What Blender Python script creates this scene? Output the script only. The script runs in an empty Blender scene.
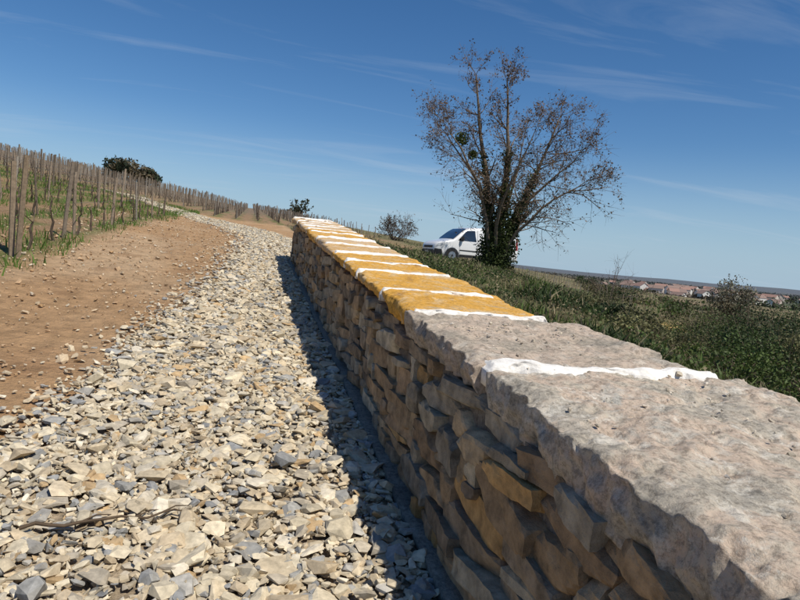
import bpy, bmesh, math, random
import numpy as np
from mathutils import Vector, Matrix, Euler

random.seed(7); rng=np.random.default_rng(7)
scene=bpy.context.scene
scene.view_settings.view_transform='Standard'
scene.view_settings.look='None'
scene.view_settings.exposure=0

# ---------------------------------------------------------------- numpy noise
def _h(ix,iy,iz,s):
    v=np.sin(ix*127.1+iy*311.7+iz*74.7+s*19.19)*43758.5453
    return v-np.floor(v)
def vnoise(x,y,z=0.0,s=0):
    x=np.asarray(x,float); y=np.asarray(y,float); z=np.zeros_like(x)+z
    ix,iy,iz=np.floor(x),np.floor(y),np.floor(z)
    fx,fy,fz=x-ix,y-iy,z-iz
    fx=fx*fx*(3-2*fx); fy=fy*fy*(3-2*fy); fz=fz*fz*(3-2*fz)
    def L(a,b,t): return a+(b-a)*t
    r=L(L(L(_h(ix,iy,iz,s),_h(ix+1,iy,iz,s),fx),L(_h(ix,iy+1,iz,s),_h(ix+1,iy+1,iz,s),fx),fy),
        L(L(_h(ix,iy,iz+1,s),_h(ix+1,iy,iz+1,s),fx),L(_h(ix,iy+1,iz+1,s),_h(ix+1,iy+1,iz+1,s),fx),fy),fz)
    return r*2-1
def fbm(x,y,z=0.0,s=0,o=4):
    t=0;a=1;n=0;f=1
    for i in range(o):
        t=t+a*vnoise(x*f,y*f,np.asarray(z)*f,s+i*7); n+=a; a*=.5; f*=2.03
    return t/n
def sst(a,b,x):
    t=np.clip((np.asarray(x,float)-a)/(b-a),0,1); return t*t*(3-2*t)

# ---------------------------------------------------------------- terrain height
def softplus(x,k):
    q=np.asarray(x,float)/k
    return np.where(q>30,q,np.log1p(np.exp(np.clip(q,-40,30))))*k
def H(x,y,micro=True):
    x=np.asarray(x,float); y=np.asarray(y,float)
    g=.088*y-.031*softplus(y-16,1.5)
    g=g-.057*softplus(y-190,15)
    l=.1375*(softplus(-1.9-x,.5)-softplus(-160-x,15))
    r=-.1*(softplus(x-1.9,.3)-softplus(x-120,15))
    s0=x-(3.3+.29*y)
    bank=-1.9*sst(0,4.5,s0)
    near=g+l+r+bank
    d=np.hypot(x,y)
    P=-17-50*sst(1200,9000,d)+3*fbm(x/400,y/400,0,3)
    w=sst(170,520,d)
    z=near*(1-w)+P*w
    th=np.arctan2(x,y)
    z=z+sst(9000,13000,d)*(70+70*fbm(th*9,th*0+2.3,0,11,4))
    if micro:
        nearm=1-sst(25,60,d)
        z=z+nearm*.035*fbm(x*1.1,y*1.1,0,5)*sst(.9,1.6,np.abs(x-.3)+0*y)
        z=z+(1-sst(60,160,d))*.10*fbm(x*.35,y*.35,0,8)*sst(2.5,6,np.abs(x))
    return z

# ---------------------------------------------------------------- mesh helpers
def mk(name,V,Fs,mats,col=None,parent=None,smooth=False,midx=None):
    V=np.asarray(V,np.float32)
    if not isinstance(Fs,list): Fs=[Fs]
    Fs=[np.asarray(f,np.int32) for f in Fs if len(f)]
    me=bpy.data.meshes.new(name)
    me.vertices.add(len(V)); me.vertices.foreach_set('co',V.ravel())
    loops=np.concatenate([f.ravel() for f in Fs])
    tot=np.concatenate([np.full(len(f),f.shape[1],np.int32) for f in Fs])
    st=np.concatenate([[0],np.cumsum(tot)[:-1]]).astype(np.int32)
    me.loops.add(len(loops)); me.loops.foreach_set('vertex_index',loops)
    me.polygons.add(len(tot)); me.polygons.foreach_set('loop_start',st)
    try: me.polygons.foreach_set('loop_total',tot)
    except Exception: pass
    if midx is not None: me.polygons.foreach_set('material_index',np.asarray(midx,np.int32))
    me.update(calc_edges=True); me.validate()
    me.polygons.foreach_set('use_smooth',np.full(len(me.polygons),smooth))
    if col is not None:
        a=me.color_attributes.new('Col','FLOAT_COLOR','POINT')
        c=np.ones((len(V),4),np.float32); c[:,:3]=np.clip(col,0,1); a.data.foreach_set('color',c.ravel())
    if not isinstance(mats,(list,tuple)): mats=[mats]
    for m in mats: me.materials.append(m)
    ob=bpy.data.objects.new(name,me); scene.collection.objects.link(ob)
    if parent: ob.parent=parent
    return ob
def empty(name,loc=(0,0,0)):
    e=bpy.data.objects.new(name,None); e.location=loc; e.empty_display_size=.2
    scene.collection.objects.link(e); return e

class Acc:
    def __init__(s): s.V=[];s.Q=[];s.T=[];s.C=[];s.n=0
    def add(s,V,F,c):
        V=np.asarray(V,float); F=np.asarray(F,int)
        (s.Q if F.shape[1]==4 else s.T).append(F+s.n)
        s.V.append(V); c=np.asarray(c,float)
        if c.ndim==1: c=np.tile(c,(len(V),1))
        s.C.append(c); s.n+=len(V)
    def make(s,name,mat,parent=None,smooth=False):
        Fs=[]
        if s.Q: Fs.append(np.concatenate(s.Q))
        if s.T: Fs.append(np.concatenate(s.T))
        return mk(name,np.concatenate(s.V),Fs,mat,np.concatenate(s.C),parent,smooth)

def box_grid(nx,ny,nz):
    idx={};V=[];F=[]
    def v(i,j,k):
        key=(i,j,k)
        if key not in idx:
            idx[key]=len(V); V.append((2*i/nx-1,2*j/ny-1,2*k/nz-1))
        return idx[key]
    for i in range(nx):
        for j in range(ny):
            F.append((v(i,j,nz),v(i+1,j,nz),v(i+1,j+1,nz),v(i,j+1,nz)))
            F.append((v(i,j,0),v(i,j+1,0),v(i+1,j+1,0),v(i+1,j,0)))
    for i in range(nx):
        for k in range(nz):
            F.append((v(i,0,k),v(i+1,0,k),v(i+1,0,k+1),v(i,0,k+1)))
            F.append((v(i,ny,k),v(i,ny,k+1),v(i+1,ny,k+1),v(i+1,ny,k)))
    for j in range(ny):
        for k in range(nz):
            F.append((v(0,j,k),v(0,j,k+1),v(0,j+1,k+1),v(0,j+1,k)))
            F.append((v(nx,j,k),v(nx,j+1,k),v(nx,j+1,k+1),v(nx,j,k+1)))
    return np.array(V),np.array(F)

def tube(acc,pts,rad,col,sides=6):
    pts=np.asarray(pts,float); n=len(pts)
    V=[];F=[]
    ref=np.array([.13,.21,.97])
    for i in range(n):
        t=pts[min(i+1,n-1)]-pts[max(i-1,0)]; t=t/(np.linalg.norm(t)+1e-9)
        r=ref if abs(t@ref)<.95 else np.array([1.,0,0])
        u=np.cross(t,r);u/=np.linalg.norm(u);w=np.cross(t,u)
        for k in range(sides):
            a=2*math.pi*k/sides
            V.append(pts[i]+rad[i]*(math.cos(a)*u+math.sin(a)*w))
    for i in range(n-1):
        for k in range(sides):
            a=i*sides+k;b=i*sides+(k+1)%sides
            F.append((a,b,b+sides,a+sides))
    acc.add(V,F,col)

def leaves(acc,C,size,col,flat=0.0,aspect=1.0):
    C=np.asarray(C,float);n=len(C)
    if n==0:return
    u=rng.normal(size=(n,3));u/=np.linalg.norm(u,axis=1)[:,None]
    w=rng.normal(size=(n,3)); w[:,2]*=(1-flat)
    w=np.cross(u,w); w/=np.linalg.norm(w,axis=1)[:,None]+1e-9
    s=(np.zeros(n)+size)*rng.uniform(.6,1.3,n)
    u=u*s[:,None]*aspect;w=w*s[:,None]*.6
    V=np.stack([C-u,C+w,C+u,C-w],1).reshape(-1,3)
    F=np.arange(n*4).reshape(-1,4)
    acc.add(V,F,np.repeat(col,4,axis=0))

# ---------------------------------------------------------------- materials
def mat_attr(name,rough=.9,nscale=20,nstr=.3,bscale=60,bstr=.3,bdist=.01,trans=0,spec=.2,detail=5):
    m=bpy.data.materials.new(name);m.use_nodes=True;nt=m.node_tree;N=nt.nodes;L=nt.links
    b=N['Principled BSDF'];b.inputs['Roughness'].default_value=rough
    b.inputs['Specular IOR Level'].default_value=spec
    at=N.new('ShaderNodeAttribute');at.attribute_name='Col'
    tc=N.new('ShaderNodeTexCoord')
    nz=N.new('ShaderNodeTexNoise');nz.inputs['Scale'].default_value=nscale;nz.inputs['Detail'].default_value=detail
    nz.inputs['Roughness'].default_value=.65
    L.new(tc.outputs['Object'],nz.inputs['Vector'])
    mr=N.new('ShaderNodeMapRange');mr.inputs[1].default_value=.3;mr.inputs[2].default_value=.7
    mr.inputs[3].default_value=1-nstr;mr.inputs[4].default_value=1+nstr
    L.new(nz.outputs['Fac'],mr.inputs[0])
    mx=N.new('ShaderNodeVectorMath');mx.operation='SCALE'
    L.new(at.outputs['Color'],mx.inputs[0]);L.new(mr.outputs[0],mx.inputs['Scale'])
    L.new(mx.outputs[0],b.inputs['Base Color'])
    if bstr>0:
        n2=N.new('ShaderNodeTexNoise');n2.inputs['Scale'].default_value=bscale;n2.inputs['Detail'].default_value=5
        n2.inputs['Roughness'].default_value=.7
        L.new(tc.outputs['Object'],n2.inputs['Vector'])
        bp=N.new('ShaderNodeBump');bp.inputs['Strength'].default_value=bstr;bp.inputs['Distance'].default_value=bdist
        L.new(n2.outputs['Fac'],bp.inputs['Height']);L.new(bp.outputs[0],b.inputs['Normal'])
    if trans>0:
        tr=N.new('ShaderNodeBsdfTranslucent');L.new(mx.outputs[0],tr.inputs['Color'])
        ms=N.new('ShaderNodeMixShader');ms.inputs[0].default_value=trans
        L.new(b.outputs[0],ms.inputs[1]);L.new(tr.outputs[0],ms.inputs[2])
        L.new(ms.outputs[0],N['Material Output'].inputs['Surface'])
    return m
def mat_plain(name,col,rough=.6,metal=0,spec=.5,coat=0):
    m=bpy.data.materials.new(name);m.use_nodes=True;nt=m.node_tree;N=nt.nodes;L=nt.links
    b=N['Principled BSDF'];b.inputs['Roughness'].default_value=rough
    b.inputs['Metallic'].default_value=metal;b.inputs['Specular IOR Level'].default_value=spec
    b.inputs['Coat Weight'].default_value=coat
    nz=N.new('ShaderNodeTexNoise');nz.inputs['Scale'].default_value=5
    cr=N.new('ShaderNodeMix');cr.data_type='RGBA'
    cr.inputs['A'].default_value=(*[c*.9 for c in col],1);cr.inputs['B'].default_value=(*col,1)
    L.new(nz.outputs['Fac'],cr.inputs['Factor']);L.new(cr.outputs['Result'],b.inputs['Base Color'])
    return m

M_ground=mat_attr('ground_soil',.95,6,.30,22,1.0,.06,detail=7)
M_gravelbed=mat_attr('gravel_bed',.95,30,.4,60,.8,.03)
M_stone=mat_attr('limestone_chips',.85,35,.25,90,.35,.004,detail=3)
M_wallstone=mat_attr('wall_rubble_stone',.92,12,.5,45,.8,.014)
M_bark=mat_attr('bark',.9,12,.3,0,0,0,detail=2)
M_leaf=mat_attr('foliage',.6,3,.25,0,0,0,trans=.25,spec=.25,detail=2)
M_wood=mat_attr('weathered_wood',.9,25,.3,0,0,0)
M_far=mat_attr('distant_foliage',.95,.3,.5,0,0)

# cap stone materials (lumpy limestone, with colour patches)
def mat_cap(name,cols,white,bstr=.55,bsc=22,bd=.014,wcol=(.66,.61,.53),fine=1.0,wth=.53):
    m=bpy.data.materials.new(name);m.use_nodes=True;nt=m.node_tree;N=nt.nodes;L=nt.links
    b=N['Principled BSDF'];b.inputs['Roughness'].default_value=.95;b.inputs['Specular IOR Level'].default_value=.1
    tc=N.new('ShaderNodeTexCoord')
    def noise(s,d=6,r=.65,dist=0):
        n=N.new('ShaderNodeTexNoise');n.inputs['Scale'].default_value=s;n.inputs['Detail'].default_value=d
        n.inputs['Roughness'].default_value=r;n.inputs['Distortion'].default_value=dist
        L.new(tc.outputs['Object'],n.inputs['Vector']);return n
    n1=noise(3.0,8,.72,.4)
    cr=N.new('ShaderNodeValToRGB');e=cr.color_ramp.elements
    e[0].position=.36;e[0].color=(*cols[0],1);e[1].position=.64;e[1].color=(*cols[-1],1)
    for i,c in enumerate(cols[1:-1]):
        q=e.new(.36+.28*(i+1)/(len(cols)-1));q.color=(*c,1)
    L.new(n1.outputs['Fac'],cr.inputs[0])
    n2=noise(7,9,.82,.2)
    r2=N.new('ShaderNodeMapRange');r2.inputs[1].default_value=wth;r2.inputs[2].default_value=wth+.07;r2.inputs[3].default_value=0;r2.inputs[4].default_value=white
    L.new(n2.outputs['Fac'],r2.inputs[0])
    mx=N.new('ShaderNodeMix');mx.data_type='RGBA';mx.inputs['B'].default_value=(*wcol,1)
    L.new(r2.outputs[0],mx.inputs['Factor']);L.new(cr.outputs[0],mx.inputs['A'])
    n3=noise(42,6,.85)
    r3=N.new('ShaderNodeMapRange');r3.inputs[1].default_value=.40;r3.inputs[2].default_value=.54;r3.inputs[3].default_value=1-.42*fine;r3.inputs[4].default_value=1+.10*fine
    L.new(n3.outputs['Fac'],r3.inputs[0])
    sc=N.new('ShaderNodeVectorMath');sc.operation='SCALE';L.new(mx.outputs['Result'],sc.inputs[0]);L.new(r3.outputs[0],sc.inputs['Scale'])
    L.new(sc.outputs[0],b.inputs['Base Color'])
    nb=noise(bsc,8,.75);bp=N.new('ShaderNodeBump');bp.inputs['Strength'].default_value=bstr;bp.inputs['Distance'].default_value=bd
    L.new(nb.outputs['Fac'],bp.inputs['Height'])
    L.new(bp.outputs[0],b.inputs['Normal'])
    return m
M_capgrey=mat_cap('capstone_grey',[(.27,.24,.195),(.40,.335,.265),(.46,.365,.285),(.38,.345,.295)],.5,wcol=(.56,.51,.43))
M_capnear=mat_cap('capstone_beige',[(.33,.30,.25),(.49,.43,.345),(.55,.43,.33),(.46,.43,.37)],.65,wcol=(.68,.635,.55),bstr=.8,bd=.018)
M_capochre=mat_cap('capstone_ochre',[(.40,.22,.07),(.60,.32,.06),(.62,.35,.09),(.50,.36,.20)],.55,.6,fine=.8,wcol=(.60,.50,.34))
M_captan=mat_cap('capstone_tan',[(.50,.31,.13),(.60,.38,.16),(.54,.40,.26),(.58,.46,.34)],.5,.5,fine=.7)
M_mortar=mat_cap('lime_mortar',[(.68,.63,.55),(.80,.76,.70),(.84,.81,.76),(.72,.68,.62)],.2,.6,fine=.35,wcol=(.8,.77,.72))
M_conc=mat_cap('footing_concrete',[(.15,.13,.11),(.20,.175,.145),(.23,.2,.165),(.18,.16,.135)],.1,.5)

# ---------------------------------------------------------------- terrain sheet
def Lb(y): return np.interp(y,[-6,1,2,3.2,5.6,10.4,17,22,30,42],[-1.0,-1.2,-1.15,-1.0,-.62,-.18,-.02,-.7,-3.4,-9])
def Rb(y): return np.interp(y,[-6,12.3,12.6,17,22,30,42],[.9,.9,1.1,1.3,.9,-1.3,-6.8])
nu=460
u=np.linspace(-1,1,nu); X1=1.6*np.sinh(u*9.7)
X,Y=np.meshgrid(X1,X1+3.0,indexing='xy')
Z=H(X,Y)
x=X.ravel();y=Y.ravel();z=Z.ravel();d=np.hypot(x,y)
def mixc(c,c2,w): return c*(1-w[:,None])+np.array(c2)[None,:]*w[:,None]
n1=fbm(x*.5,y*.5,0,21);n2=fbm(x*2.2,y*2.2,0,22);n3=fbm(x*.08,y*.08,0,23)
c=np.tile(np.array([.47,.29,.15]),(len(x),1))                       # dirt
c=mixc(c,(.58,.41,.25),sst(-.1,.5,n1)*.7)
c=mixc(c,(.35,.20,.10),sst(.1,.6,n2)*.6)
vin=np.maximum(sst(-2.5,-3.1,x+ .3*n2),sst(33,37,y+.6*(x+2))*sst(14,9,x))
c=mixc(c,(.28,.18,.10),vin*.8)
c=mixc(c,(.10,.15,.035),vin*sst(.0,.3,n2+.3*n1+.25*np.cos((x+3.0)*2*math.pi/1.15))*.75)
c=mixc(c,(.19,.145,.105),vin*sst(30,80,d)*.8)
right=sst(1.6,2.0,x)*(1-sst(33,37,y)*sst(14,9,x))
gr=mixc(np.tile(np.array([.075,.095,.03]),(len(x),1)),(.20,.16,.09),sst(-.1,.4,n1))
c=c*(1-right[:,None])+gr*right[:,None]
rv=right*sst(30,42,y)*sst(-.6,-.2,n3)
c=mixc(c,(.24,.18,.11),rv*.85)
stripe=sst(-.1,.5,np.sin((x*.937-y*.35)*2*math.pi/2.2))
c=mixc(c,(.11,.14,.045),rv*stripe*.7*(1-sst(150,300,d)))
bk=np.exp(-(((x-27)/5)**2+((y-41)/7)**2))
c=mixc(c,(.50,.33,.12),np.clip(bk*1.8,0,1)*sst(-.5,.1,n1))
tr=sst(1.7,.9,np.abs(y-(31.6+.12*(x-13))))*sst(4,6,x)*sst(21,18,x)
c=mixc(c,(.27,.22,.15),tr*.8)
# far plain: patchwork of woods and fields, aerial haze mixed into the colour
fp=sst(180,420,d)
cell=fbm(np.floor(x/140+.4*vnoise(x/300,y/300,0,2)),np.floor(y/90),0,31,1)
pc=mixc(np.tile(np.array([.09,.10,.06]),(len(x),1)),(.21,.17,.12),sst(-.1,.3,cell))
pc=mixc(pc,(.05,.06,.045),sst(-.15,.15,fbm(x/260,y/260,0,41)))
pc=mixc(pc,(.105,.105,.10),sst(900,6000,d)*.75)  # aerial haze painted in: base colour greys with distance
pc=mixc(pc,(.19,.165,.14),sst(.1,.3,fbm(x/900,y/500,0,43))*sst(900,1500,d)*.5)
pc=mixc(pc,(.105,.12,.14),sst(8500,11000,d)*.9)  # horizon hills tinted blue-grey, haze put into the base colour
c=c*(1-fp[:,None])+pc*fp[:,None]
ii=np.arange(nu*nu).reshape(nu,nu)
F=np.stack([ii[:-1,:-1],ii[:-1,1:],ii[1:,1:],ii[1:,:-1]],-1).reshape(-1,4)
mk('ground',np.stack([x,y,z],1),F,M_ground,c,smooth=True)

# ---------------------------------------------------------------- gravel path bed
ys=np.arange(-5,42,.07);K=26
V=[];
for yy in ys:
    l=Lb(yy)+.10*vnoise(np.array([yy*2.1]),np.array([3.3]),0,4)[0]+.05*vnoise(np.array([yy*9.]),np.array([1.3]),0,4)[0]; r=Rb(yy)
    xs=np.linspace(l,r,K);yv=np.full(K,yy)
    zz=H(xs,yv)+.012+.008*fbm(xs*6,yv*6,0,2); zz[0]-=.05
    V.append(np.stack([xs,yv,zz],1))
V=np.concatenate(V);jj=np.arange(len(V)).reshape(len(ys),K)
F=np.stack([jj[:-1,:-1],jj[:-1,1:],jj[1:,1:],jj[1:,:-1]],-1).reshape(-1,4)
nn=fbm(V[:,0]*3,V[:,1]*3,0,9)
bedc=mixc(np.tile(np.array([.43,.34,.23]),(len(V),1)),(.33,.26,.18),sst(-.2,.4,nn))
mk('gravel_path',V,F,M_gravelbed,bedc,smooth=True)

# ---------------------------------------------------------------- loose stones
def stone_templates(n,pts=11,flat=1.0):
    out=[]
    for i in range(n):
        bm=bmesh.new()
        for k in range(pts):
            v=rng.normal(size=3);v/=np.linalg.norm(v)
            v=np.sign(v)*np.abs(v)**.7
            bm.verts.new((v[0],v[1],v[2]))
        r=bmesh.ops.convex_hull(bm,input=bm.verts)
        bmesh.ops.delete(bm,geom=[g for g in r['geom_interior'] if isinstance(g,bmesh.types.BMVert)],context='VERTS')
        bmesh.ops.triangulate(bm,faces=bm.faces)
        bm.verts.index_update()
        out.append((np.array([v.co[:] for v in bm.verts]),np.array([[v.index for v in f.verts] for f in bm.faces])))
        bm.free()
    return out
TPL=stone_templates(28,13)
PAL=np.array([[.55,.455,.315],[.60,.515,.37],[.48,.385,.26],[.63,.555,.43],[.32,.31,.285],[.40,.375,.33],[.26,.258,.25],[.47,.33,.18],[.55,.475,.345],[.44,.38,.29]])
PW=np.array([.18,.16,.12,.08,.07,.08,.035,.045,.13,.1]);PW/=PW.sum()
def scatter(acc,px,py,size,tilt=.3,zoff=0.0,pal=PAL,pw=PW,flat=(.18,.45),Hf=None):
    n=len(px);pz=(H if Hf is None else Hf)(px,py)
    ti=rng.integers(0,len(TPL),n)
    for t in range(len(TPL)):
        m=ti==t;k=m.sum()
        if k==0: continue
        TV,TF=TPL[t]
        s=size[m][:,None]*np.stack([rng.uniform(.7,1.2,k),rng.uniform(.5,.9,k),rng.uniform(flat[0],flat[1],k)],1)*.5
        a=rng.uniform(0,6.283,k);tx=rng.normal(0,tilt,k);ty=rng.normal(0,tilt,k)+.088*0
        P=TV[None]*s[:,None,:]
        cx,sx=np.cos(tx)[:,None],np.sin(tx)[:,None]
        P=np.stack([P[...,0],P[...,1]*cx-P[...,2]*sx,P[...,1]*sx+P[...,2]*cx],-1)
        cx,sx=np.cos(ty)[:,None],np.sin(ty)[:,None]
        P=np.stack([P[...,0]*cx+P[...,2]*sx,P[...,1],-P[...,0]*sx+P[...,2]*cx],-1)
        ca,sa=np.cos(a)[:,None],np.sin(a)[:,None]
        P=np.stack([P[...,0]*ca-P[...,1]*sa,P[...,0]*sa+P[...,1]*ca,P[...,2]],-1)
        zo=zoff*rng.uniform(0,1,k)+s[:,2]*.55+.012
        P=P+np.stack([px[m],py[m],pz[m]+zo],1)[:,None,:]
        F=(TF[None]+(np.arange(k)*len(TV))[:,None,None]).reshape(-1,3)
        col=pal[rng.choice(len(pal),k,p=pw)]*rng.uniform(.78,1.15,(k,1))
        acc.add(P.reshape(-1,3),F,np.repeat(col,len(TV),axis=0))
def path_pts(n,y0,y1,spill=.12):
    yy=rng.uniform(y0,y1,n);l=Lb(yy)+.10*vnoise(yy*2.1,yy*0+3.3,0,4);r=np.minimum(Rb(yy),np.where(yy<12.4,.74,9))
    xx=l+(r-l)*rng.uniform(0,1,n)+0
    ed=rng.uniform(0,1,n)<.10
    xx=np.where(ed,l-np.abs(rng.normal(0,spill,n)),xx)
    return xx,yy
A=Acc()
px,py=path_pts(4400,1.0,6.5);scatter(A,px,py,rng.lognormal(math.log(.07),.40,len(px)).clip(.03,.17),.20,.035,flat=(.20,.45))
px,py=path_pts(15000,1.0,7);scatter(A,px,py,rng.uniform(.02,.06,len(px)),.4,.028,flat=(.3,.6))
px,py=path_pts(5600,6.5,13);scatter(A,px,py,rng.lognormal(math.log(.07),.3,len(px)).clip(.035,.14),.25,.03,flat=(.25,.5))
px,py=path_pts(8500,13,40,.2);scatter(A,px,py,rng.uniform(.045,.12,len(px)),.25,.02,flat=(.25,.5))
A.make('gravel',M_stone)
# pebbles on the dirt strip
A=Acc();n=10000
py=rng.uniform(2,30,n)**1.0;px=rng.uniform(-4.2,0.0,n);keep=(px<Lb(py)-.02);px,py=px[keep],py[keep]
scatter(A,px,py,rng.lognormal(math.log(.022),.55,len(px)).clip(.010,.11),.3,.0,flat=(.3,.6),
        pal=np.array([[.47,.32,.19],[.52,.40,.26],[.55,.47,.35],[.36,.23,.12]]),pw=np.array([.35,.3,.15,.2]))
n=900;py=rng.uniform(2,14,n);px=Lb(py)-np.abs(rng.normal(0,.30,n))
scatter(A,px,py,rng.uniform(.025,.08,n),.3,0)
A.make('loose_stones',M_stone)
# twig lying on the gravel
A=Acc();pts=[]
for i,t in enumerate(np.linspace(0,1,14)):
    X0=-.74+.62*t;Y0=2.47+.13*t+.012*math.sin(i*1.9);pts.append((X0,Y0,float(H(X0,Y0))+.070+.008*math.sin(i*1.3)))
tube(A,pts,np.linspace(.008,.003,14),(.10,.07,.045),6)
for k in (4,8,10):
    p=np.array(pts[k]);tube(A,[p,p+np.array([.05,.04,.012]),p+np.array([.10,.06,.004])],[.004,.003,.002],(.10,.07,.045),5)
A.make('fallen_twig',M_bark)

# ---------------------------------------------------------------- stone wall
wall=empty('stone_wall')
SL=.088;Y0,Y1=-1.6,12.3
BT,BF=box_grid(9,9,6)
ROCK=np.array([[.31,.215,.13],[.36,.25,.145],[.26,.20,.135],[.40,.30,.185],[.28,.24,.18],[.36,.30,.215],[.42,.26,.11],[.19,.15,.11],[.44,.37,.26]])
RP=np.array([.17,.16,.14,.12,.11,.11,.07,.07,.05])
def rock(acc,c,hs,seed,rough=.06,T=None):
    V0,F0=(BT,BF) if T is None else T
    V=V0.copy()
    for k in range(8):
        n=rng.normal(size=3);n=np.sign(n)*np.abs(n)**.6;n/=np.linalg.norm(n)
        sup=np.abs(n).sum();dd=sup*rng.uniform(.70,.90)
        ov=np.clip(V@n-dd,0,None);V=V-ov[:,None]*n[None]
    V=V*np.asarray(hs)[None]
    q=V*9
    disp=np.stack([fbm(q[:,0]+seed,q[:,1],q[:,2],1,4),.5*fbm(q[:,0],q[:,1]+seed,q[:,2],2,3),.6*fbm(q[:,0],q[:,1],q[:,2]+seed,3,3)],1)
    V=V+disp*rough*.5
    a=rng.normal(0,.06);ca,sa=math.cos(a),math.sin(a)
    V=np.stack([V[:,0],V[:,1]*ca-V[:,2]*sa,V[:,1]*sa+V[:,2]*ca],1)
    a=rng.normal(0,.06);ca,sa=math.cos(a),math.sin(a)
    V=np.stack([V[:,0]*ca-V[:,1]*sa,V[:,0]*sa+V[:,1]*ca,V[:,2]],1)
    col=ROCK[rng.choice(len(ROCK),p=RP)]*rng.uniform(.7,1.2)
    acc.add(V+np.asarray(c)[None],F0,col)
LOW=box_grid(4,4,3)
def lay_face(acc,xtop,xbot,sgn,low=False):
    zc=.05;seed=0
    top=.725
    while zc<top-.02:
        h=random.choice([.045,.06,.075,.09,.105,.125])*random.uniform(.9,1.1)
        if top-(zc+h)<.04: h=top-zc
        yy=Y0-random.uniform(0,.2)
        while yy<Y1-.03:
            l=random.choice([.10,.16,.22,.30,.40,.50])*random.uniform(.8,1.15)
            if h<.06: l*=.8
            l=min(l,Y1-yy)
            if l<.05: break
            amp=math.sin(math.pi*min(1,max(0,zc/top)))
            wob=amp*(.030*math.sin(yy*1.9)+.016*math.sin(yy*4.7+1))+.008*math.sin(yy*7+zc*31)
            parts=[(zc,h)]
            if h>.085 and random.random()<.35: s=random.uniform(.3,.7);parts=[(zc,h*s),(zc+h*s,h*(1-s))]
            for (zz,hh) in parts:
                seed+=3.7
                zm=zz+hh/2;t=zm/top
                xf=xbot+(xtop-xbot)*t+sgn*.0+random.uniform(-.016,.026)
                dep=.15
                cy=yy+l/2+(random.uniform(-.03,.03) if len(parts)>1 else 0)
                rock(acc,(xf+sgn*dep,cy,SL*cy+zm+wob),(dep,l/2+.003,hh/2+.004),seed,.042,LOW if low else None)
            yy+=l
        zc+=h
A=Acc();lay_face(A,.825,.79,1);
lay_face(A,1.585,1.60,-1,True)
zc=.05
while zc<.70:
    h=min(random.uniform(.08,.15),.715-zc);xx=.82
    while xx<1.55:
        l=min(random.uniform(.15,.35),1.58-xx)
        rock(A,(xx+l/2,Y1-.03,SL*Y1+zc+h/2),(l/2,.12,h/2),xx*9+zc,.04,LOW);xx+=l+.001
    zc+=h+.001
A.make('rubble_stones',M_wallstone,wall)
V,F=box_grid(2,80,2)
P=np.stack([np.where(V[:,0]<0,.868,np.where(V[:,0]>0,1.53,1.2)),Y0+(Y1-.12-Y0)*(V[:,1]+1)/2,(V[:,2]+1)/2*.72],1);P[:,2]+=SL*P[:,1]-.0
mk('wall_core',P,F,M_conc,None,wall)
V,F=box_grid(4,260,3)
P=np.stack([.745+(V[:,0]+1)/2*.2,Y0+(Y1+.02-Y0)*(V[:,1]+1)/2,-.05+(V[:,2]+1)/2*.11],1)
P[:,0]+=.02*fbm(P[:,1]*3,P[:,2]*8,0,3);P[:,2]+=SL*P[:,1]+.01*fbm(P[:,1]*4,P[:,0]*4,0,6)
mk('concrete_footing',P,F,M_conc,None,wall,True)

def ridged(x,y,z,s,o=4): return 1-2*np.abs(fbm(x,y,z,s,o))
def slab(name,y0,y1,x0,x1,th,mat,seed,res,amp,dz=0.0,top=.86,rag=1.0,yed=.3):
    nx=max(6,int((x1-x0)/res));ny=max(6,int((y1-y0)/res));nz=max(5,int(th/res))
    V,F=box_grid(nx,ny,nz)
    px,py,pz=V[:,0],V[:,1],V[:,2]
    X=x0+(x1-x0)*(px+1)/2;Yv=y0+(y1-y0)*(py+1)/2;Zv=top-th+(th)*(pz+1)/2
    bw=min(.9,.16/(x1-x0)*2)
    ex=sst(1-bw,1,np.abs(px))*np.sign(px);ey=sst(.8,1,np.abs(py))*np.sign(py)
    X=X+ex*rag*(.030*fbm(Yv*3.5+seed,Zv*2,0,seed,4)+.026*ridged(Yv*9+seed,Zv*7,0,seed+1,4)-.014)
    Yv=Yv+ey*rag*(.016*fbm(X*5+seed,Zv*3,0,seed+2,4)+.010*ridged(X*12,Zv*9,0,seed+5,3))
    tt=sst(.0,1,pz)
    rz=amp*fbm(X*2.6+seed,Yv*2.6,0,seed+3,6)+amp*.45*(ridged(X*6,Yv*5+seed,0,seed+4,4)-.4)+.14*amp*fbm(X*34,Yv*34,0,seed+9,3)
    q=fbm(X*4+seed,Yv*4,0,seed+12,4);rz=rz+amp*.2*sst(.08,.16,q)-amp*.2*sst(-.10,-.18,q)
    q=fbm(X*15+seed,Yv*15,0,seed+15,3);rz=rz-amp*.30*sst(.25,.45,q)
    exx=sst(1-.05/(x1-x0)*2,1,np.abs(px));eyy=sst(1-.03/(y1-y0)*2,1,np.abs(py))*yed
    e=np.maximum(exx,eyy)
    Zv=Zv+tt*(rz-e*(.012+.014*fbm(X*12,Yv*12,0,seed)))
    lo=sst(.2,-1,pz)
    X=X-ex*lo*.02
    Zv=Zv-lo*0.014*fbm(Yv*7,X*7,0,seed)
    Zv=Zv+SL*Yv+dz
    mk(name,np.stack([X,Yv,Zv],1),F,mat,None,wall,True)
slab('capstone_near',-1.5,.28,.87,1.80,.16,M_capnear,3,.022,.026,-.004)
slab('capstone_beige',.30,2.05,.85,1.93,.16,M_capnear,5,.0075,.032,-.002)
slab('capstone_grey',2.12,3.08,.825,1.78,.13,M_capgrey,9,.009,.028)
yb=3.10;k=0
joints=[(2.085,.055,.85,1.84,1)]
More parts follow.
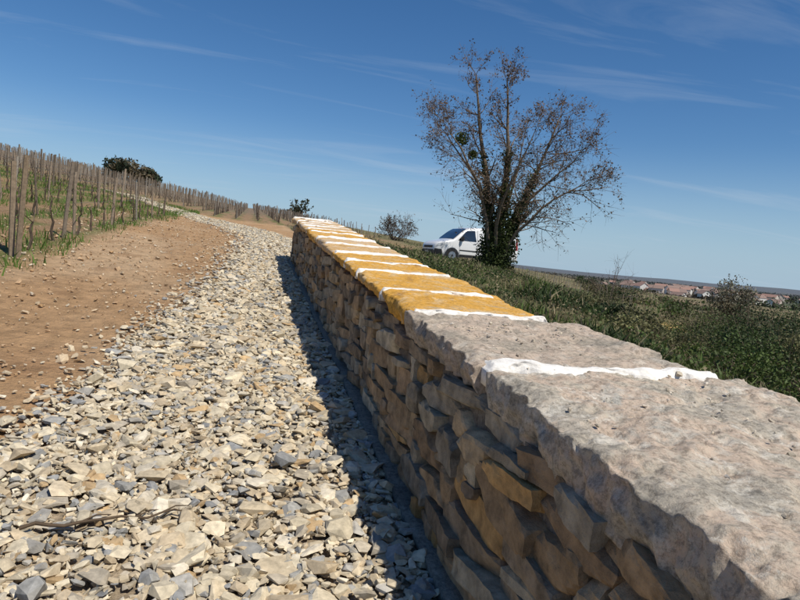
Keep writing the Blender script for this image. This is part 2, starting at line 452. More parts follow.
while yb<12.2:
    L_=random.uniform(.55,.92)
    ye=min(yb+L_,12.36)
    mt=M_capochre if (k<4 or random.random()<.6) else M_captan
    slab('capstone_%d'%k,yb,ye-.004,.80+random.uniform(-.03,.025),1.585+random.uniform(-.05,.05),random.uniform(.07,.11),mt,20+k*3,.014 if k<4 else .03,.012,random.uniform(-.008,.003),yed=.12)
    joints.append((ye,random.choice([.022,.03,.04,.055]),.80,1.56,0))
    yb=ye+.004;k+=1
joints=[joints[0],(3.09,.018,.83,1.60,0)]+joints[1:]
for i,(yj,w,xa,xb,big) in enumerate(joints):
    nx=int((xb-xa)/.008);ny=18;V,F=box_grid(nx,ny,2)
    px,py,pz=V.T
    X=xa+(xb-xa)*(px+1)/2
    ww=w*(1+1.0*fbm(X*6+i*3,py*1.0+i,0,i+50,5))*(1-.5*(px+1)/2*big)+.0
    Yv=yj+py*ww+.028*fbm(X*3,X*0+i,0,60)+.018*py*fbm(X*24,py*2,0,i,4)
    tp=.862+.0*X
    edge=sst(.45,1,np.abs(py));ed2=sst(.93,1,np.abs(px))
    Zv=np.where(pz>0,tp+.014*fbm(X*9,Yv*12,0,i+70,6)+(.016 if big else .010)-edge*(.018 if big else .012)-ed2*.03,.79)
    Zv=np.where(np.abs(pz)<.1,.82,Zv)+SL*Yv
    mk('mortar_joint_%d'%i,np.stack([X,Yv,Zv],1),F,M_mortar,None,wall,True)
# crumbs and chips lying on the near capstones
A=Acc();n=420;py=rng.uniform(.7,3.0,n);px=rng.uniform(.9,1.7,n)
scatter(A,px,py,rng.lognormal(math.log(.010),.5,n).clip(.004,.03),.3,0,Hf=lambda a,b:.85+SL*b,flat=(.4,.7),pal=np.array([[.5,.43,.33],[.6,.53,.43],[.42,.36,.28]]),pw=np.array([.4,.3,.3]))
A.make('stone_crumbs',M_stone,wall)

# ---------------------------------------------------------------- vineyard
def post(P,X0,Y0_,hh,r,lx,ly,col,n=7):
    z=float(H(X0,Y0_))
    tube(P,[(X0,Y0_,z-.1),(X0+lx*.5,Y0_+ly*.5,z+hh*.5),(X0+lx,Y0_+ly,z+hh),(X0+lx,Y0_+ly,z+hh+.004)],[r,r*1.02,r*.92,.002],col,n)
def vineyard(name,rows,spost,svine,inside,d_dir=(0,1),postc=(.21,.165,.12),hs=1.0,extra=()):
    par=empty(name)
    P=Acc();W=Acc();Vn=Acc()
    dx,dy=d_dir
    for e in extra: post(P,*e)
    for (ox,oy,t0,t1) in rows:
        t=t0+random.uniform(0,spost)
        tops=[]
        while t<t1:
            X0,Y0_=ox+dx*t+random.uniform(-.07,.07),oy+dy*t
            if inside(X0,Y0_):
                z=float(H(X0,Y0_));hh=random.uniform(.95,1.4)*hs;r=random.uniform(.020,.038)
                lx,ly=random.gauss(0,.06),random.gauss(0,.06)
                dist=math.hypot(X0,Y0_)
                col=np.array(postc)*random.uniform(.6,1.4)
                if random.random()<.2: col=np.array((.28,.245,.20))*random.uniform(.8,1.2)
                post(P,X0,Y0_,hh,r,lx,ly,col,7 if dist<30 else 4)
                if dist<50: tops.append((X0+lx*.8,Y0_+ly*.8,z))
            t+=spost*random.uniform(.85,1.15)
        for a,b in zip(tops[:-1],tops[1:]):
            if math.hypot(a[0]-b[0],a[1]-b[1])>spost*2.2: continue
            for hw in (.55,.95):
                tube(W,[(a[0],a[1],a[2]+hw*hs),((a[0]+b[0])/2,(a[1]+b[1])/2,(a[2]+b[2])/2+hw*hs-.015),(b[0],b[1],b[2]+hw*hs)],[.002]*3,(.3,.3,.3),3)
        t=t0
        while t<t1:
            X0,Y0_=ox+dx*t,oy+dy*t
            if inside(X0,Y0_) and svine>0:
                z=float(H(X0,Y0_));dist=math.hypot(X0,Y0_)
                if dist<60:
                    c=np.array((.095,.07,.05))*random.uniform(.7,1.3)
                    b1=random.gauss(0,.05);b2=random.gauss(0,.06)
                    tube(Vn,[(X0,Y0_,z-.05),(X0+b1,Y0_+b2,z+.16),(X0+b1*.3,Y0_+b2,z+.30),(X0+b1,Y0_+b2*2,z+.40)],[.026,.022,.02,.012],c,5)
                    for s in (-1,1):
                        q=random.uniform(.2,.45)
                        tube(Vn,[(X0+b1,Y0_+b2*2,z+.38),(X0+b1+dx*s*q*.5+random.gauss(0,.03),Y0_+s*dy*q*.5,z+.48),(X0+dx*s*q+random.gauss(0,.04),Y0_+dy*s*q,z+random.uniform(.45,.6))],[.008,.006,.004],c*1.5,4)
            t+=svine*random.uniform(.85,1.15) if svine>0 else 1e9
    P.make('posts',M_wood,par)
    if W.n: W.make('trellis_wires',mat_plain('wire',(.25,.25,.25),.5,.8),par)
    if Vn.n: Vn.make('vine_stocks',M_bark,par)
    return par
rows=[]
for i in range(46):
    ox=-3.0-i*1.15
    rows.append((ox,0,9.8 if i<1 else 6.0,150))
def ins(x0,y0):
    return x0>-.50*y0-2.5 and (x0< Lb(y0)-1.6 if y0<42 else True)
ext=[(-2.86,9.0,1.32,.034,.05,.0,(.22,.165,.11)),(-2.98,9.15,1.22,.036,-.03,.03,(.25,.19,.13)),(-3.02,11.6,1.28,.032,.10,.0,(.2,.16,.12))]
vineyard('vineyard',rows,2.8,1.15,ins,extra=ext)
rows=[(-2+j*1.2,34.0+.25*abs(j-2),2.2,115) for j in range(10)]
vineyard('vineyard',rows,2.6,1.3,lambda a,b:a>float(Rb(min(b,42)))+1.0 and b>34+1.2*max(a,0),hs=.75,postc=(.17,.135,.105))
rows=[(16+j*2.2,44+.3*j,0,90) for j in range(32)]
vineyard('vineyard',rows,3.0,0,lambda a,b:a>.40*b and a<1.2*b,(.35,.937),(.19,.15,.10))

# ---------------------------------------------------------------- grass
def blades(acc,px,py,h,base,var=.3):
    n=len(px);pz=H(px,py)
    a=rng.uniform(0,6.283,n);w=h*rng.uniform(.04,.08,n)
    ux,uy=np.cos(a)*w,np.sin(a)*w
    lean=rng.normal(0,.42,(n,2))*h[:,None]
    b=np.stack([px,py,pz-.02],1)
    v0=b+np.stack([-ux,-uy,0*ux],1);v1=b+np.stack([ux,uy,0*ux],1)
    m0=b+np.stack([-ux*.7+lean[:,0]*.35,-uy*.7+lean[:,1]*.35,h*.6],1);m1=b+np.stack([ux*.7+lean[:,0]*.35,uy*.7+lean[:,1]*.35,h*.6],1)
    t=b+np.stack([lean[:,0],lean[:,1],h],1);t2=t+np.stack([ux*.1,uy*.1,0*ux],1)
    V=np.stack([v0,v1,m1,m0,t2,t],1).reshape(-1,3);k=np.arange(n)[:,None]*6
    F=np.concatenate([k+np.array([[0,1,2,3]]),k+np.array([[3,2,4,5]])])
    col=base*rng.uniform(1-var,1+var,(n,1))
    acc.add(V,F,np.repeat(col,6,axis=0))
def gcol(n,px,py):
    nn=fbm(px*.5,py*.5,0,77);n2_=fbm(px*2.5,py*2.5,0,78)
    c=np.tile(np.array([.085,.125,.03]),(n,1));c=mixc(c,(.23,.185,.10),sst(-.05,.35,nn+.6*n2_)*.9);c=mixc(c,(.04,.062,.02),sst(-.05,-.35,nn));
    c=mixc(c,(.27,.22,.13),(rng.uniform(0,1,n)<.15)*1.0)
    return c
A=Acc()
n=52000;py=3+30*rng.uniform(0,1,n)**1.1;px=1.75+(3.5+.42*py)*rng.uniform(0,1,n)
keep=~((np.abs(py-(31.6+.12*(px-13)))<1.4));px,py=px[keep],py[keep]
hh=(.06+.28*np.clip(fbm(px*.8,py*.8,0,70)+.4,0,1)**1.5)*rng.uniform(.5,1.4,len(px))
blades(A,px,py,hh,gcol(len(px),px,py))
n=30000;py=5+45*rng.uniform(0,1,n);px=(4+.28*py)+ (12)*rng.uniform(0,1,n)
blades(A,px,py,rng.uniform(.12,.40,n),gcol(n,px,py))
n=7000;py=rng.uniform(38,70,n);px=rng.uniform(14,45,n)
blades(A,px,py,rng.uniform(.1,.35,n),gcol(n,px,py)*.9)
A.make('grass_bank',M_leaf)
A=Acc();n=42000;py=5+34*rng.uniform(0,1,n);px=-2.5-13*rng.uniform(0,1,n)**1.2
nn=fbm(px*1.3,py*.9,0,90)+.2*np.cos((px+3.0)*2*math.pi/1.15);keep=(nn>.02)&(px>-.5*py-2)
px,py=px[keep],py[keep];blades(A,px,py,rng.uniform(.05,.2,len(px)),np.tile(np.array([.11,.18,.035]),(len(px),1)))
A.make('vineyard_weeds',M_leaf)

# ---------------------------------------------------------------- broad-leaf weeds & shrubs
def blob_pts(n,c,r,shell=.35):
    v=rng.normal(size=(n,3));v/=np.linalg.norm(v,axis=1)[:,None]
    rr=(1-shell*rng.uniform(0,1,n)**1.5)
    lump=1+.28*fbm(v[:,0]*2.2+c[0],v[:,1]*2.2+c[1],v[:,2]*2.2,5)+.15*fbm(v[:,0]*6+c[0],v[:,1]*6,v[:,2]*6,6)
    return np.array(c)+v*np.array(r)*(rr*lump)[:,None]
def shrub(name,x0,y0,h,w,n,base,leaf=.035,twigs=10,tw_col=(.15,.115,.08)):
    par=empty(name);z0=float(H(x0,y0));A=Acc();T=Acc()
    nb=max(3,int(w*2.5))
    for k in range(nb):
        a=random.uniform(0,6.28);q=random.uniform(0,w*.5)
        r=random.uniform(.28,.5)*w*.8
        cz=random.uniform(.30,.75)*h
        c=(x0+math.cos(a)*q,y0+math.sin(a)*q,z0+cz)
        hr=min(r,h*.42)
        P=blob_pts(n//nb,c,(r,r,hr),.6)
        P=P[P[:,2]>z0-.1]
        bc=np.array(base)*random.uniform(.7,1.35)
        if random.random()<.2: bc=np.array((.15,.12,.07))*random.uniform(.7,1.1)
        cl=fbm(P[:,0]*3,P[:,1]*3,P[:,2]*3,8)
        col=bc*(1+.5*cl[:,None])*rng.uniform(.7,1.3,(len(P),1))
        leaves(A,P,leaf,col)
        for t in range(twigs):
            e=P[rng.integers(0,len(P))] if len(P) else np.array(c)
            e=e+(e-np.array([x0,y0,z0]))*random.uniform(0,.22)
            b=np.array([x0+random.gauss(0,.1*w),y0+random.gauss(0,.1*w),z0-.05])
            m=(b+e)/2+np.array([random.gauss(0,.1),random.gauss(0,.1),.1])
            tube(T,[b,m,e],[.014,.009,.003],np.array(tw_col)*random.uniform(.7,1.5),4)
    A.make('leaves',M_leaf,par)
    if T.n:T.make('stems',M_bark,par)
    return par
G1=(.06,.088,.024);G2=(.10,.14,.035);G3=(.13,.125,.055);G4=(.038,.056,.02)
shr=[(11.4,11.4,2.5,2.6,9000,G1),(8.6,9.6,1.2,2.0,5000,G2),(13.6,14.0,2.7,2.8,8500,G4),(11.8,14.8,1.5,2.2,5500,G3),
 (16.4,17.8,2.4,3.0,7000,G1),(18.5,21.5,1.8,2.8,5500,G3),(20.8,25,1.7,3.0,5000,G2),(14.2,16.8,1.9,2.4,5500,G4),
 (19.5,18.6,3.0,3.2,6000,G4),(23,22.5,3.0,3.4,6000,G1),(8.0,7.6,1.1,1.5,4000,G4),(25.5,31,1.6,3.6,3500,G3),(10.3,8.8,2.2,1.9,6500,G1),
 (30,33,2.1,4.0,3500,G4),(10.2,12.4,1.3,1.8,4500,G2),(26.5,27.0,2.5,3.2,3500,G3),(14.6,20.5,.7,1.8,2500,G2),(16.3,21.0,1.3,2.2,3500,G1),(12.8,12.4,2.7,2.0,6000,G3),
 (7.6,10.6,.7,1.5,2600,G3),(8.9,14.0,.6,1.6,2600,G4),(9.9,17.5,.7,1.8,2600,G3)]
for (a,b,h,w_,n,g) in shr: shrub('shrub',a,b,h,w_,n,g,.035,10)
A=Acc();n=34000;py=4+24*rng.uniform(0,1,n);px=2.3+(3.2+.36*py)*rng.uniform(0,1,n)
nn=fbm(px*.9,py*.9,0,99);keep=nn>-.05;px,py,nn=px[keep],py[keep],nn[keep]
zz=H(px,py)+rng.uniform(0,1,len(px))*(.12+.55*np.clip(nn,0,1))
leaves(A,np.stack([px,py,zz],1),.035,gcol(len(px),px,py)*rng.uniform(.6,1.2,(len(px),1)))
A.make('bramble_undergrowth',M_leaf)

# ---------------------------------------------------------------- the big tree
def grow(T,Lf,p,dirv,length,r,level,maxl,up,leafcol,bark,leafn,leafs):
    seg=5 if level<2 else 4
    pts=[np.array(p,float)];d=np.array(dirv,float);d/=np.linalg.norm(d)
    for i in range(seg):
        d=d+rng.normal(0,.16,3)+np.array([0,0,up]);d/=np.linalg.norm(d)
        pts.append(pts[-1]+d*length/seg)
    rad=np.linspace(r,r*.4,seg+1)
    tube(T,pts,rad,np.array(bark)*random.uniform(.8,1.2),5 if r>.02 else 3)
    if level<maxl:
        nch=random.randint(4,6)
        for k in range(nch):
            t=random.uniform(.25,1.0);i=min(int(t*seg),seg-1);q=pts[i]+(pts[i+1]-pts[i])*(t*seg-i)
            ax=rng.normal(size=3);ax/=np.linalg.norm(ax)
            nd=d*.75+ax*.85
            grow(T,Lf,q,nd,length*random.uniform(.48,.70),max(rad[i]*.55,.0055),level+1,maxl,up,leafcol,bark,leafn,leafs)
    else:
        m=rng.poisson(leafn)
        if m>0:
            t=rng.uniform(.2,1,m);P=np.array([pts[min(int(a*seg),seg-1)] for a in t])+rng.normal(0,.06,(m,3))
            leaves(Lf,P,leafs,np.array(leafcol)*rng.uniform(.5,1.5,(m,1)))
TX,TY=10.1,25.0;TZ=float(H(TX,TY))
tree=empty('bare_tree',(0,0,0))
T=Acc();Lf=Acc();Iv=Acc();Mi=Acc()
R0=np.array([.9707,-.2402,0.]);B0=np.array([.2402,.9707,0.])
def loc(r,b,u): return np.array([TX,TY,TZ])+R0*r+B0*b+np.array([0,0,u])
stems=[([(-.15,0,-.2),(-.2,.1,1.2),(-.5,.2,3.0),(-.85,.1,4.8),(-1.2,0,6.4),(-1.5,-.1,8.0)],.17),
 ([(.1,0,-.2),(.12,0,1.4),(.2,-.1,3.2),(.1,-.4,5.0),(-.1,-.5,6.6),(-.25,-.5,7.8)],.16),
 ([(.25,.1,-.2),(.5,.2,1.2),(1.0,.5,2.8),(1.6,.8,4.4),(2.1,.9,5.9),(2.4,1,6.9)],.14),
 ([(-.2,-.1,.6),(-.5,-.4,2.0),(-1.1,-.8,3.6),(-1.9,-1.1,4.8),(-2.7,-1.2,5.7)],.085),
 ([(.35,-.1,.6),(.8,-.4,1.7),(1.6,-.9,2.7),(2.5,-1.1,3.4),(3.2,-1.2,3.9)],.08),
 ([(.1,.2,1.2),(.5,.9,2.8),(.9,1.5,4.6),(1.1,1.7,6.4)],.09),
 ([(0,-.2,1.0),(-.1,-1.1,2.6),(.4,-1.8,4.3),(.9,-2.0,5.8)],.08),
 ([(-.5,.2,3.0),(-1.3,.6,4.2),(-2.1,.8,5.2),(-2.9,.9,6.1)],.065),
 ([(1.0,.5,2.8),(2.0,.2,3.9),(2.9,.0,4.8),(3.5,-.1,5.6)],.06)]
BK=(.17,.13,.095);LC=(.14,.085,.048)
for pts,r in stems:
    n=len(pts);W=[loc(*q) for q in pts]
    fine=[];
    for i in range(n-1):
        for t in (0,.5):
            fine.append(W[i]*(1-t)+W[i+1]*t+(rng.normal(0,.035,3) if t else 0))
    fine.append(W[-1]);m=len(fine);rad=np.linspace(r,r*.16,m)
    tube(T,fine,rad,BK,8)
    for i in range(2,m):
        if (fine[i][2]-TZ)<1.7: continue
        nb=3 if i<m-1 else 4
        for k in range(nb):
            if random.random()<.1: continue
            out=fine[i]-np.array([TX+.3,TY,fine[i][2]]);out[2]=0
            out=out/(np.linalg.norm(out)+.3)
            a=rng.normal(size=3);a[2]=abs(a[2])*.5;a/=np.linalg.norm(a)
            frac=i/m
            dv=out*.75+a*.9+np.array([0,0,.28])
            ln=random.uniform(.9,1.8)*(1.15-.5*frac)
            grow(T,Lf,fine[i],dv,ln,max(rad[i]*.42,.014),1,3,.045,LC,BK,2.0,.045)
for q,dv in [((1.0,.3,2.8),(1,0,.25)),((1.3,-.7,2.4),(1,-.2,.0)),((2.5,-1.1,3.4),(1,0,-.1)),((2.0,.8,5.2),(.9,.2,.25)),((1.5,.4,3.9),(1,.4,.1)),((.9,-.5,2.0),(1,.1,-.1)),((1.6,.2,4.6),(1,-.3,.2)),((2.6,-1,3.5),(1,.3,.15)),((.8,.2,2.0),(.8,.5,.5)),((1.9,.6,4.9),(1,.2,.5)),((1.7,.6,5.4),(.9,-.2,.6))]:
    dd=R0*dv[0]+B0*dv[1]+np.array([0,0,dv[2]])
    grow(T,Lf,loc(*q),dd,random.uniform(1.3,1.9),.028,1,3,-.01,LC,BK,2.8,.045)
# ivy on the stems
for pts,r in stems[:3]:
    W=[loc(*q) for q in pts]
    for i in range(3):
        n=(3600,2600,900)[i]
        t=rng.uniform(0,1,n)[:,None];P=W[i]*(1-t)+W[i+1]*t
        a=rng.normal(size=(n,3));a/=np.linalg.norm(a,axis=1)[:,None]
        P=P+a*(rng.uniform(.10,(.58,.44,.26)[i],n)*(1+.5*vnoise(P[:,2]*2.5,P[:,0],0,4)))[:,None]
        leaves(Iv,P,.055,np.array([.045,.06,.018])*rng.uniform(.5,1.8,(n,1)))
for c,r,n in [((.15,-.1,3.4),.33,500),((-1.85,-.4,5.3),.28,400),((-1.35,-.3,4.7),.2,250)]:
    P=blob_pts(n,loc(*c),(r,r,r),.7)
    leaves(Mi,P,.05,np.array([.085,.11,.026])*rng.uniform(.6,1.5,(n,1)))
T.make('trunk_and_branches',M_bark,tree,True);Lf.make('dry_leaves',M_leaf,tree)
Iv.make('ivy',M_leaf,tree);Mi.make('mistletoe',M_leaf,tree)

def small_tree(name,x0,y0,h,r,maxl,leafn,leafs,lc,bk=(.13,.1,.08),spread=.8,ns=4):
    par=empty(name);T=Acc();Lf=Acc();z0=float(H(x0,y0))
    for k in range(ns):
        a=rng.normal(size=3)*spread;a[2]=1.2
        grow(T,Lf,(x0+random.gauss(0,.1),y0+random.gauss(0,.1),z0-.1),a,h*.62*random.uniform(.8,1.1),r,1,maxl,.08,lc,bk,leafn,leafs)
    T.make('branches',M_bark,par)
    if Lf.n:Lf.make('leaves',M_leaf,par)
small_tree('young_bare_tree',38,60,6.4,.06,3,.6,.07,(.12,.08,.05),spread=.35)
small_tree('bare_shrub',13.6,60,3.0,.05,4,1.0,.08,(.11,.09,.07),spread=1.3,ns=9)
small_tree('hazel_bush',10.0,130,4.4,.08,3,5,.25,(.07,.075,.04),spread=1.2,ns=8)
shrub('evergreen_tree',-21.5,118,3.6,4.6,2600,(.04,.055,.03),.26,3)
shrub('evergreen_tree',-18.2,120,2.8,3.6,1800,(.04,.055,.03),.26,3)
shrub('grey_willow_tree',54,60,5.6,4.6,3500,(.17,.16,.11),.13,12)
for i in range(30):
    a=math.radians(random.uniform(29,52));q=random.uniform(50,160)
    shrub('hedge_shrub',q*math.sin(a),q*math.cos(a),random.uniform(.8,2.0),random.uniform(2,6),600,random.choice([G1,G3,G4]),.14,3)

# ---------------------------------------------------------------- distant woods (leaf-clump masses) + village
A=Acc()
for i in range(1500):
    a=math.radians(random.uniform(14,60));q=math.exp(random.uniform(math.log(330),math.log(5500)))
    if 32<math.degrees(a)<47 and 450<q<1250 and random.random()<.75: continue
    X0,Y0_=q*math.sin(a),q*math.cos(a)
    f=1+q/1500
    n=34 if q<1500 else 16
    w_=random.uniform(5,16)*f;h=random.uniform(3,6.5)*(1+q/7000)
    P=np.stack([X0+rng.normal(0,w_*.35,n),Y0_+rng.normal(0,w_*.3,n),float(H(X0,Y0_))+rng.uniform(0,1,n)*h*rng.uniform(.5,1,n)],1)
    t=float(sst(300,3500,q));c=np.array(random.choice([(.05,.06,.035),(.08,.08,.05),(.10,.085,.065)]))*(1-t)+np.array((.095,.105,.11))*t  # foliage colour fades to blue-grey with distance as painted haze
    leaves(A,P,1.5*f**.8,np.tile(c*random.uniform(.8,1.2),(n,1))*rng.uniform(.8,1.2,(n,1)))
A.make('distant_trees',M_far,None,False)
M_hw=[mat_plain('render_cream',(.60,.52,.45),.9),mat_plain('render_white',(.70,.67,.62),.9)]
M_roof=[mat_plain('roof_terracotta',(.32,.19,.15),.8),mat_plain('roof_brown_tile',(.25,.17,.14),.8)]
M_win=mat_plain('window_dark',(.03,.035,.04),.2)
def house(x0,y0,w,l,h,rot,mw,mr):
    z0=float(H(x0,y0))
    V=[(-l/2,-w/2,-1),(l/2,-w/2,-1),(l/2,w/2,-1),(-l/2,w/2,-1),(-l/2,-w/2,h),(l/2,-w/2,h),(l/2,w/2,h),(-l/2,w/2,h),(-l/2,0,h+w*.33),(l/2,0,h+w*.33)]
    F4=[(0,1,5,4),(2,3,7,6)];F5=[(1,2,6,9,5),(3,0,4,8,7)]
    o=.5;n=len(V)
    V+=[(-l/2-o,-w/2-o,h-.15),(l/2+o,-w/2-o,h-.15),(l/2+o,0,h+w*.33+.2),(-l/2-o,0,h+w*.33+.2),(-l/2-o,w/2+o,h-.15),(l/2+o,w/2+o,h-.15)]
    F4+=[(n,n+1,n+2,n+3),(n+3,n+2,n+5,n+4)];mi=[0,0,1,1]
    for s in (-1,1):
        k=int(l/3)
        for i in range(k):
            for zz in ([.9,3.6] if h>5 else [.9]):
                cx=-l/2+(i+.5)*l/k;n=len(V);yy=s*(w/2+.03)
                V+=[(cx-.5,yy,zz),(cx+.5,yy,zz),(cx+.5,yy,zz+1.4),(cx-.5,yy,zz+1.4)];F4.append((n,n+1,n+2,n+3));mi.append(2)
    ob=mk('village_house',V,[F4,F5],[mw,mr,M_win],midx=mi+[0,0])
    ob.location=(x0,y0,z0);ob.rotation_euler=(0,0,rot)
for i in range(95):
    a=math.radians(random.gauss(39.5,3.0));q=random.uniform(680,1250)
    house(q*math.sin(a),q*math.cos(a),random.uniform(7,11),random.uniform(9,19),random.choice([3.2,5.8,5.8,7.5]),random.uniform(0,3.1),random.choice(M_hw),random.choice(M_roof))

# ---------------------------------------------------------------- van
van=empty('parked_van')
M_white=mat_plain('white_paint',(.80,.80,.80),.25,0,.5,.6)
M_blk=mat_plain('black_plastic',(.025,.025,.028),.55)
M_glass=mat_plain('tinted_glass',(.015,.018,.022),.06,0,.8,1)
M_tyre=mat_plain('tyre_rubber',(.02,.02,.02),.85)
M_rim=mat_plain('wheel_rim',(.45,.45,.46),.35,.8)
M_lamp=mat_plain('headlamp_lens',(.6,.62,.65),.1,0,.8,1)
M_red=mat_plain('tail_lamp',(.35,.02,.02),.2)
tx=[0,.03,.10,.30,.62,.98,1.15,1.45,1.72,1.92,2.25,3.2,4.3,4.72,4.86,4.93]
tz=[.62,.80,.90,1.0,1.08,1.16,1.30,1.56,1.74,1.82,1.87,1.90,1.89,1.85,1.74,1.45]
ftop=lambda a:float(np.interp(a,tx,tz))
def hw(a,zv):
    w=float(np.interp(a,[0,.05,.18,.45,.9,2,4.5,4.8,4.93],[.62,.72,.83,.91,.94,.96,.96,.94,.90]))
    return w-(.0 if zv<1.05 else .17*((zv-1.05)/.85)**1.4)-(.03*max(0,(.5-zv)/.2))
st=sorted(set(tx+[.18,.45,.8,1.3,1.6,2.0,2.7,3.7,4.55,4.8]))
rings=[]
for a in st:
    tp=ftop(a);bt=.27 if a>.1 else .30
    R=[];zz=np.linspace(bt,tp-.07 if tp>1.2 else tp-.05,9)
    for zv in zz: R.append((hw(a,zv),zv))
    e=hw(a,zz[-1]);R+= [(e-.03,tp-.035),(e-.10,tp-.008),(e*.5,tp+.012),(0,tp+.018)]
    full=[(a,-yv,zv) for yv,zv in R]+[(a,yv,zv) for yv,zv in reversed(R[:-1])]
    rings.append(full)
K=len(rings[0]);V=[p for r in rings for p in r];F=[]
for i in range(len(rings)-1):
    for k in range(K-1):
        F.append((i*K+k,i*K+k+1,(i+1)*K+k+1,(i+1)*K+k))
    F.append((i*K+K-1,i*K,(i+1)*K,(i+1)*K+K-1))
V=[(a-2.46,b,c_) for a,b,c_ in V]
def mkp(name,V,F,m,smooth=False,cap=None):
    me=bpy.data.meshes.new(name);me.from_pydata([tuple(v) for v in V],[],[tuple(f) for f in F]);me.update()
    bm=bmesh.new();bm.from_mesh(me);bmesh.ops.recalc_face_normals(bm,faces=bm.faces);bm.to_mesh(me);bm.free()
    for p in me.polygons:p.use_smooth=smooth
    me.materials.append(m);o=bpy.data.objects.new(name,me);scene.collection.objects.link(o);o.parent=van;return o
F.append(tuple(range(K)));F.append(tuple((len(rings)-1)*K+k for k in reversed(range(K))))
bo=mkp('body',V,F,M_white,True)
def side_panel(name,poly,m,off=.006,sides=(-1,1)):
    for s in sides:
        xs=[p[0] for p in poly];n=12;Vp=[];Fp=[]
        lo=[p for p in poly]
        x0,x1=min(xs),max(xs)
        for i in range(n+1):
            a=x0+(x1-x0)*i/n;a=min(max(a,x0+1e-4),x1-1e-4)
            hit=[]
            for (p,q) in zip(lo,lo[1:]+lo[:1]):
                if (p[0]-a)*(q[0]-a)<0:
                    t=(a-p[0])/(q[0]-p[0]);hit.append(p[1]+t*(q[1]-p[1]))
            zl,zh=min(hit),max(hit)
            for k in range(5):
                zv=zl+(zh-zl)*k/4;Vp.append((a-2.46,s*(hw(a,zv)+off),zv))
        for i in range(n):
            for k in range(4): Fp.append((i*5+k,i*5+k+1,(i+1)*5+k+1,(i+1)*5+k))
        mkp(name,Vp,Fp,m,True)
side_panel('front_side_window',[(1.22,1.13),(2.30,1.13),(2.28,1.70),(1.72,1.66)],M_glass)
side_panel('sill_trim',[(1.35,.28),(3.45,.28),(3.45,.42),(1.35,.42)],M_blk)
side_panel('rub_strip',[(1.35,.60),(3.45,.60),(3.45,.66),(1.35,.66)],M_blk,.01)
for a in (1.32,2.36,3.42): side_panel('door_seam',[(a,.44),(a+.018,.44),(a+.018,1.72 if a>1.5 else 1.1),(a,1.72 if a>1.5 else 1.1)],M_blk,.004)
side_panel('front_bumper_side',[(.0,.30),(.42,.30),(.36,.60),(.02,.62)],M_blk,.008)
side_panel('headlamp',[(.08,.74),(.52,.86),(.50,.98),(.14,.88)],M_lamp,.012)
side_panel('tail_light',[(4.74,.9),(4.90,.9),(4.88,1.5),(4.76,1.5)],M_red,.01)
side_panel('door_handle',[(2.12,1.0),(2.28,1.0),(2.28,1.03),(2.12,1.03)],M_blk,.03)
Vp=[];Fp=[];n=8
for i in range(n+1):
    a=1.02+(1.76-1.02)*i/n;w_=hw(a,ftop(a))-.09
    for k in range(9):
        t=-1+2*k/8;tp=ftop(a);Vp.append((a-2.46-.012,t*w_,tp+.030-.012*abs(t)))
for i in range(n):
    for k in range(8): Fp.append((i*9+k,i*9+k+1,(i+1)*9+k+1,(i+1)*9+k))
mkp('windscreen',Vp,Fp,M_glass,True)
def bx(name,c,s,m,bev=.02):
    bm=bmesh.new();bmesh.ops.create_cube(bm,size=1);bmesh.ops.scale(bm,vec=s,verts=bm.verts)
    bmesh.ops.bevel(bm,geom=bm.edges[:],offset=bev,segments=2,affect='EDGES')
    me=bpy.data.meshes.new(name);bm.to_mesh(me);bm.free();me.materials.append(m)
    o=bpy.data.objects.new(name,me);o.location=c;scene.collection.objects.link(o);o.parent=van
bx('front_bumper',(-2.45,0,.43),(.14,1.36,.26),M_blk,.04)
bx('grille',(-2.44,0,.70),(.06,1.0,.13),M_blk,.02)
bx('number_plate',(-2.53,0,.45),(.01,.52,.11),M_lamp,.003)
bx('rear_bumper',(2.46,0,.42),(.10,1.7,.22),M_blk,.03)
for s in (-1,1): bx('door_mirror',(1.42-2.46,s*1.05,1.22),(.14,.22,.26),M_blk,.04)
for a in (.92,4.02):
    for s in (-1,1):
        def cyl(name,r,dep,yc,m,seg=32,bev=.0):
            bm=bmesh.new();bmesh.ops.create_cone(bm,cap_ends=True,segments=seg,radius1=r,radius2=r,depth=dep)
            if bev: bmesh.ops.bevel(bm,geom=[e for e in bm.edges if len(e.link_faces)==2 and e.calc_face_angle()>1],offset=bev,segments=3,affect='EDGES')
            me=bpy.data.meshes.new(name);bm.to_mesh(me);bm.free();me.materials.append(m)
            o=bpy.data.objects.new(name,me);o.rotation_euler=(math.pi/2,0,0);o.location=(a-2.46,yc,.33);scene.collection.objects.link(o);o.parent=van
        cyl('wheel_arch',.40,.02,s*.955,M_blk)
        cyl('tyre',.33,.22,s*.875,M_tyre,32,.03)
        cyl('rim',.21,.02,s*.985,M_rim,10)
        cyl('hub',.06,.02,s*.998,M_blk,12)
VX,VY=11.45,31.9
van.location=(VX,VY,float(H(VX,VY))-.06);van.rotation_euler=(0,0,math.radians(10))

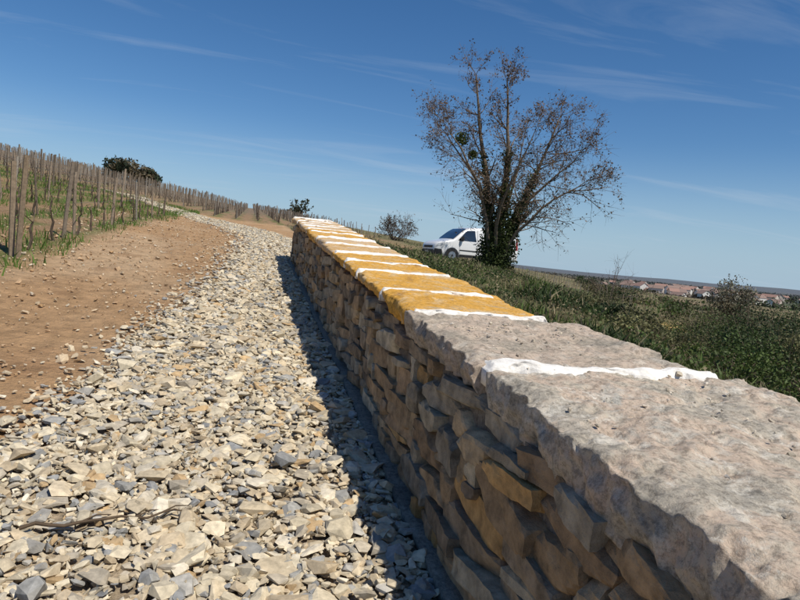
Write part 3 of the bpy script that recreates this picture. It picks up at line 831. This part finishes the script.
# ---------------------------------------------------------------- light & sky
S=Vector((.54*.57,-.84*.57,.82)).normalized()
el=math.asin(S.z);rot=math.atan2(S.x,S.y)
sun=bpy.data.lights.new('sun','SUN');sun.energy=4.7;sun.angle=math.radians(.53);sun.color=(1,.94,.83)
so=bpy.data.objects.new('sun',sun);so.rotation_euler=S.to_track_quat('Z','Y').to_euler();scene.collection.objects.link(so)
w=bpy.data.worlds.new('World');scene.world=w;w.use_nodes=True;nt=w.node_tree;N=nt.nodes;L=nt.links
bg=N['Background'];bg.inputs['Strength'].default_value=.08
sk=N.new('ShaderNodeTexSky');sk.sky_type='NISHITA';sk.sun_disc=False;sk.sun_elevation=el;sk.sun_rotation=rot
sk.air_density=1.0;sk.dust_density=.15;sk.ozone_density=1.6;sk.altitude=300
gm=N.new('ShaderNodeMix');gm.data_type='RGBA';gm.blend_type='MULTIPLY';gm.inputs['Factor'].default_value=1;gm.inputs['B'].default_value=(.90,.99,1.12,1);L.new(sk.outputs[0],gm.inputs['A'])
hs=N.new('ShaderNodeHueSaturation');hs.inputs['Saturation'].default_value=1.20;hs.inputs['Value'].default_value=1.05;L.new(gm.outputs['Result'],hs.inputs['Color'])
tc=N.new('ShaderNodeTexCoord');sp=N.new('ShaderNodeSeparateXYZ');L.new(tc.outputs['Generated'],sp.inputs[0])
def math_(op,a,b):
    m=N.new('ShaderNodeMath');m.operation=op
    for i,v in enumerate((a,b)):
        if isinstance(v,(int,float)):m.inputs[i].default_value=v
        elif v is not None:L.new(v,m.inputs[i])
    return m.outputs[0]
# pale blue horizon haze
hz=N.new('ShaderNodeMapRange');hz.interpolation_type='SMOOTHSTEP';hz.inputs[1].default_value=-.02;hz.inputs[2].default_value=.20;hz.inputs[3].default_value=.88;hz.inputs[4].default_value=0
L.new(sp.outputs['Z'],hz.inputs[0])
hm=N.new('ShaderNodeMix');hm.data_type='RGBA';hm.inputs['B'].default_value=(4.3,6.2,8.1,1)
L.new(hz.outputs[0],hm.inputs['Factor']);L.new(hs.outputs[0],hm.inputs['A'])
zz=math_('ADD',math_('MAXIMUM',sp.outputs['Z'],0.0),.10)
cx=math_('DIVIDE',sp.outputs['X'],zz);cy=math_('DIVIDE',sp.outputs['Y'],zz)
cb=N.new('ShaderNodeCombineXYZ');L.new(cx,cb.inputs[0]);L.new(cy,cb.inputs[1])
mp=N.new('ShaderNodeMapping');mp.inputs['Rotation'].default_value=(0,0,math.radians(14));mp.inputs['Scale'].default_value=(.45,2.0,1);mp.inputs['Location'].default_value=(9.3,4.7,0)
L.new(cb.outputs[0],mp.inputs[0])
nz=N.new('ShaderNodeTexNoise');nz.inputs['Scale'].default_value=1.0;nz.inputs['Detail'].default_value=8;nz.inputs['Roughness'].default_value=.6;nz.inputs['Distortion'].default_value=.8
L.new(mp.outputs[0],nz.inputs['Vector'])
mr=N.new('ShaderNodeMapRange');mr.inputs[1].default_value=.54;mr.inputs[2].default_value=.85;mr.inputs[3].default_value=0;mr.inputs[4].default_value=.36
L.new(nz.outputs['Fac'],mr.inputs[0])
mx=N.new('ShaderNodeMix');mx.data_type='RGBA';mx.inputs['B'].default_value=(7.0,7.9,9.0,1)
L.new(mr.outputs[0],mx.inputs['Factor']);L.new(hm.outputs['Result'],mx.inputs['A']);L.new(mx.outputs['Result'],bg.inputs['Color'])

# ---------------------------------------------------------------- camera
cam=bpy.data.cameras.new('camera');cam.sensor_width=36;cam.lens=28.26;cam.clip_start=.05;cam.clip_end=40000
co=bpy.data.objects.new('camera',cam);scene.collection.objects.link(co);scene.camera=co
yaw=math.radians(13.9);pit=math.radians(4.1);roll=math.radians(5.14)
Fw=Vector((math.sin(yaw)*math.cos(pit),math.cos(yaw)*math.cos(pit),-math.sin(pit)))
R=Vector((math.cos(yaw),-math.sin(yaw),0));U=R.cross(Fw)
R2=R*math.cos(roll)+U*math.sin(roll);U2=-R*math.sin(roll)+U*math.cos(roll)
mt=Matrix((R2,U2,-Fw)).transposed().to_4x4();mt.translation=(0,0,1.41)
co.matrix_world=mt
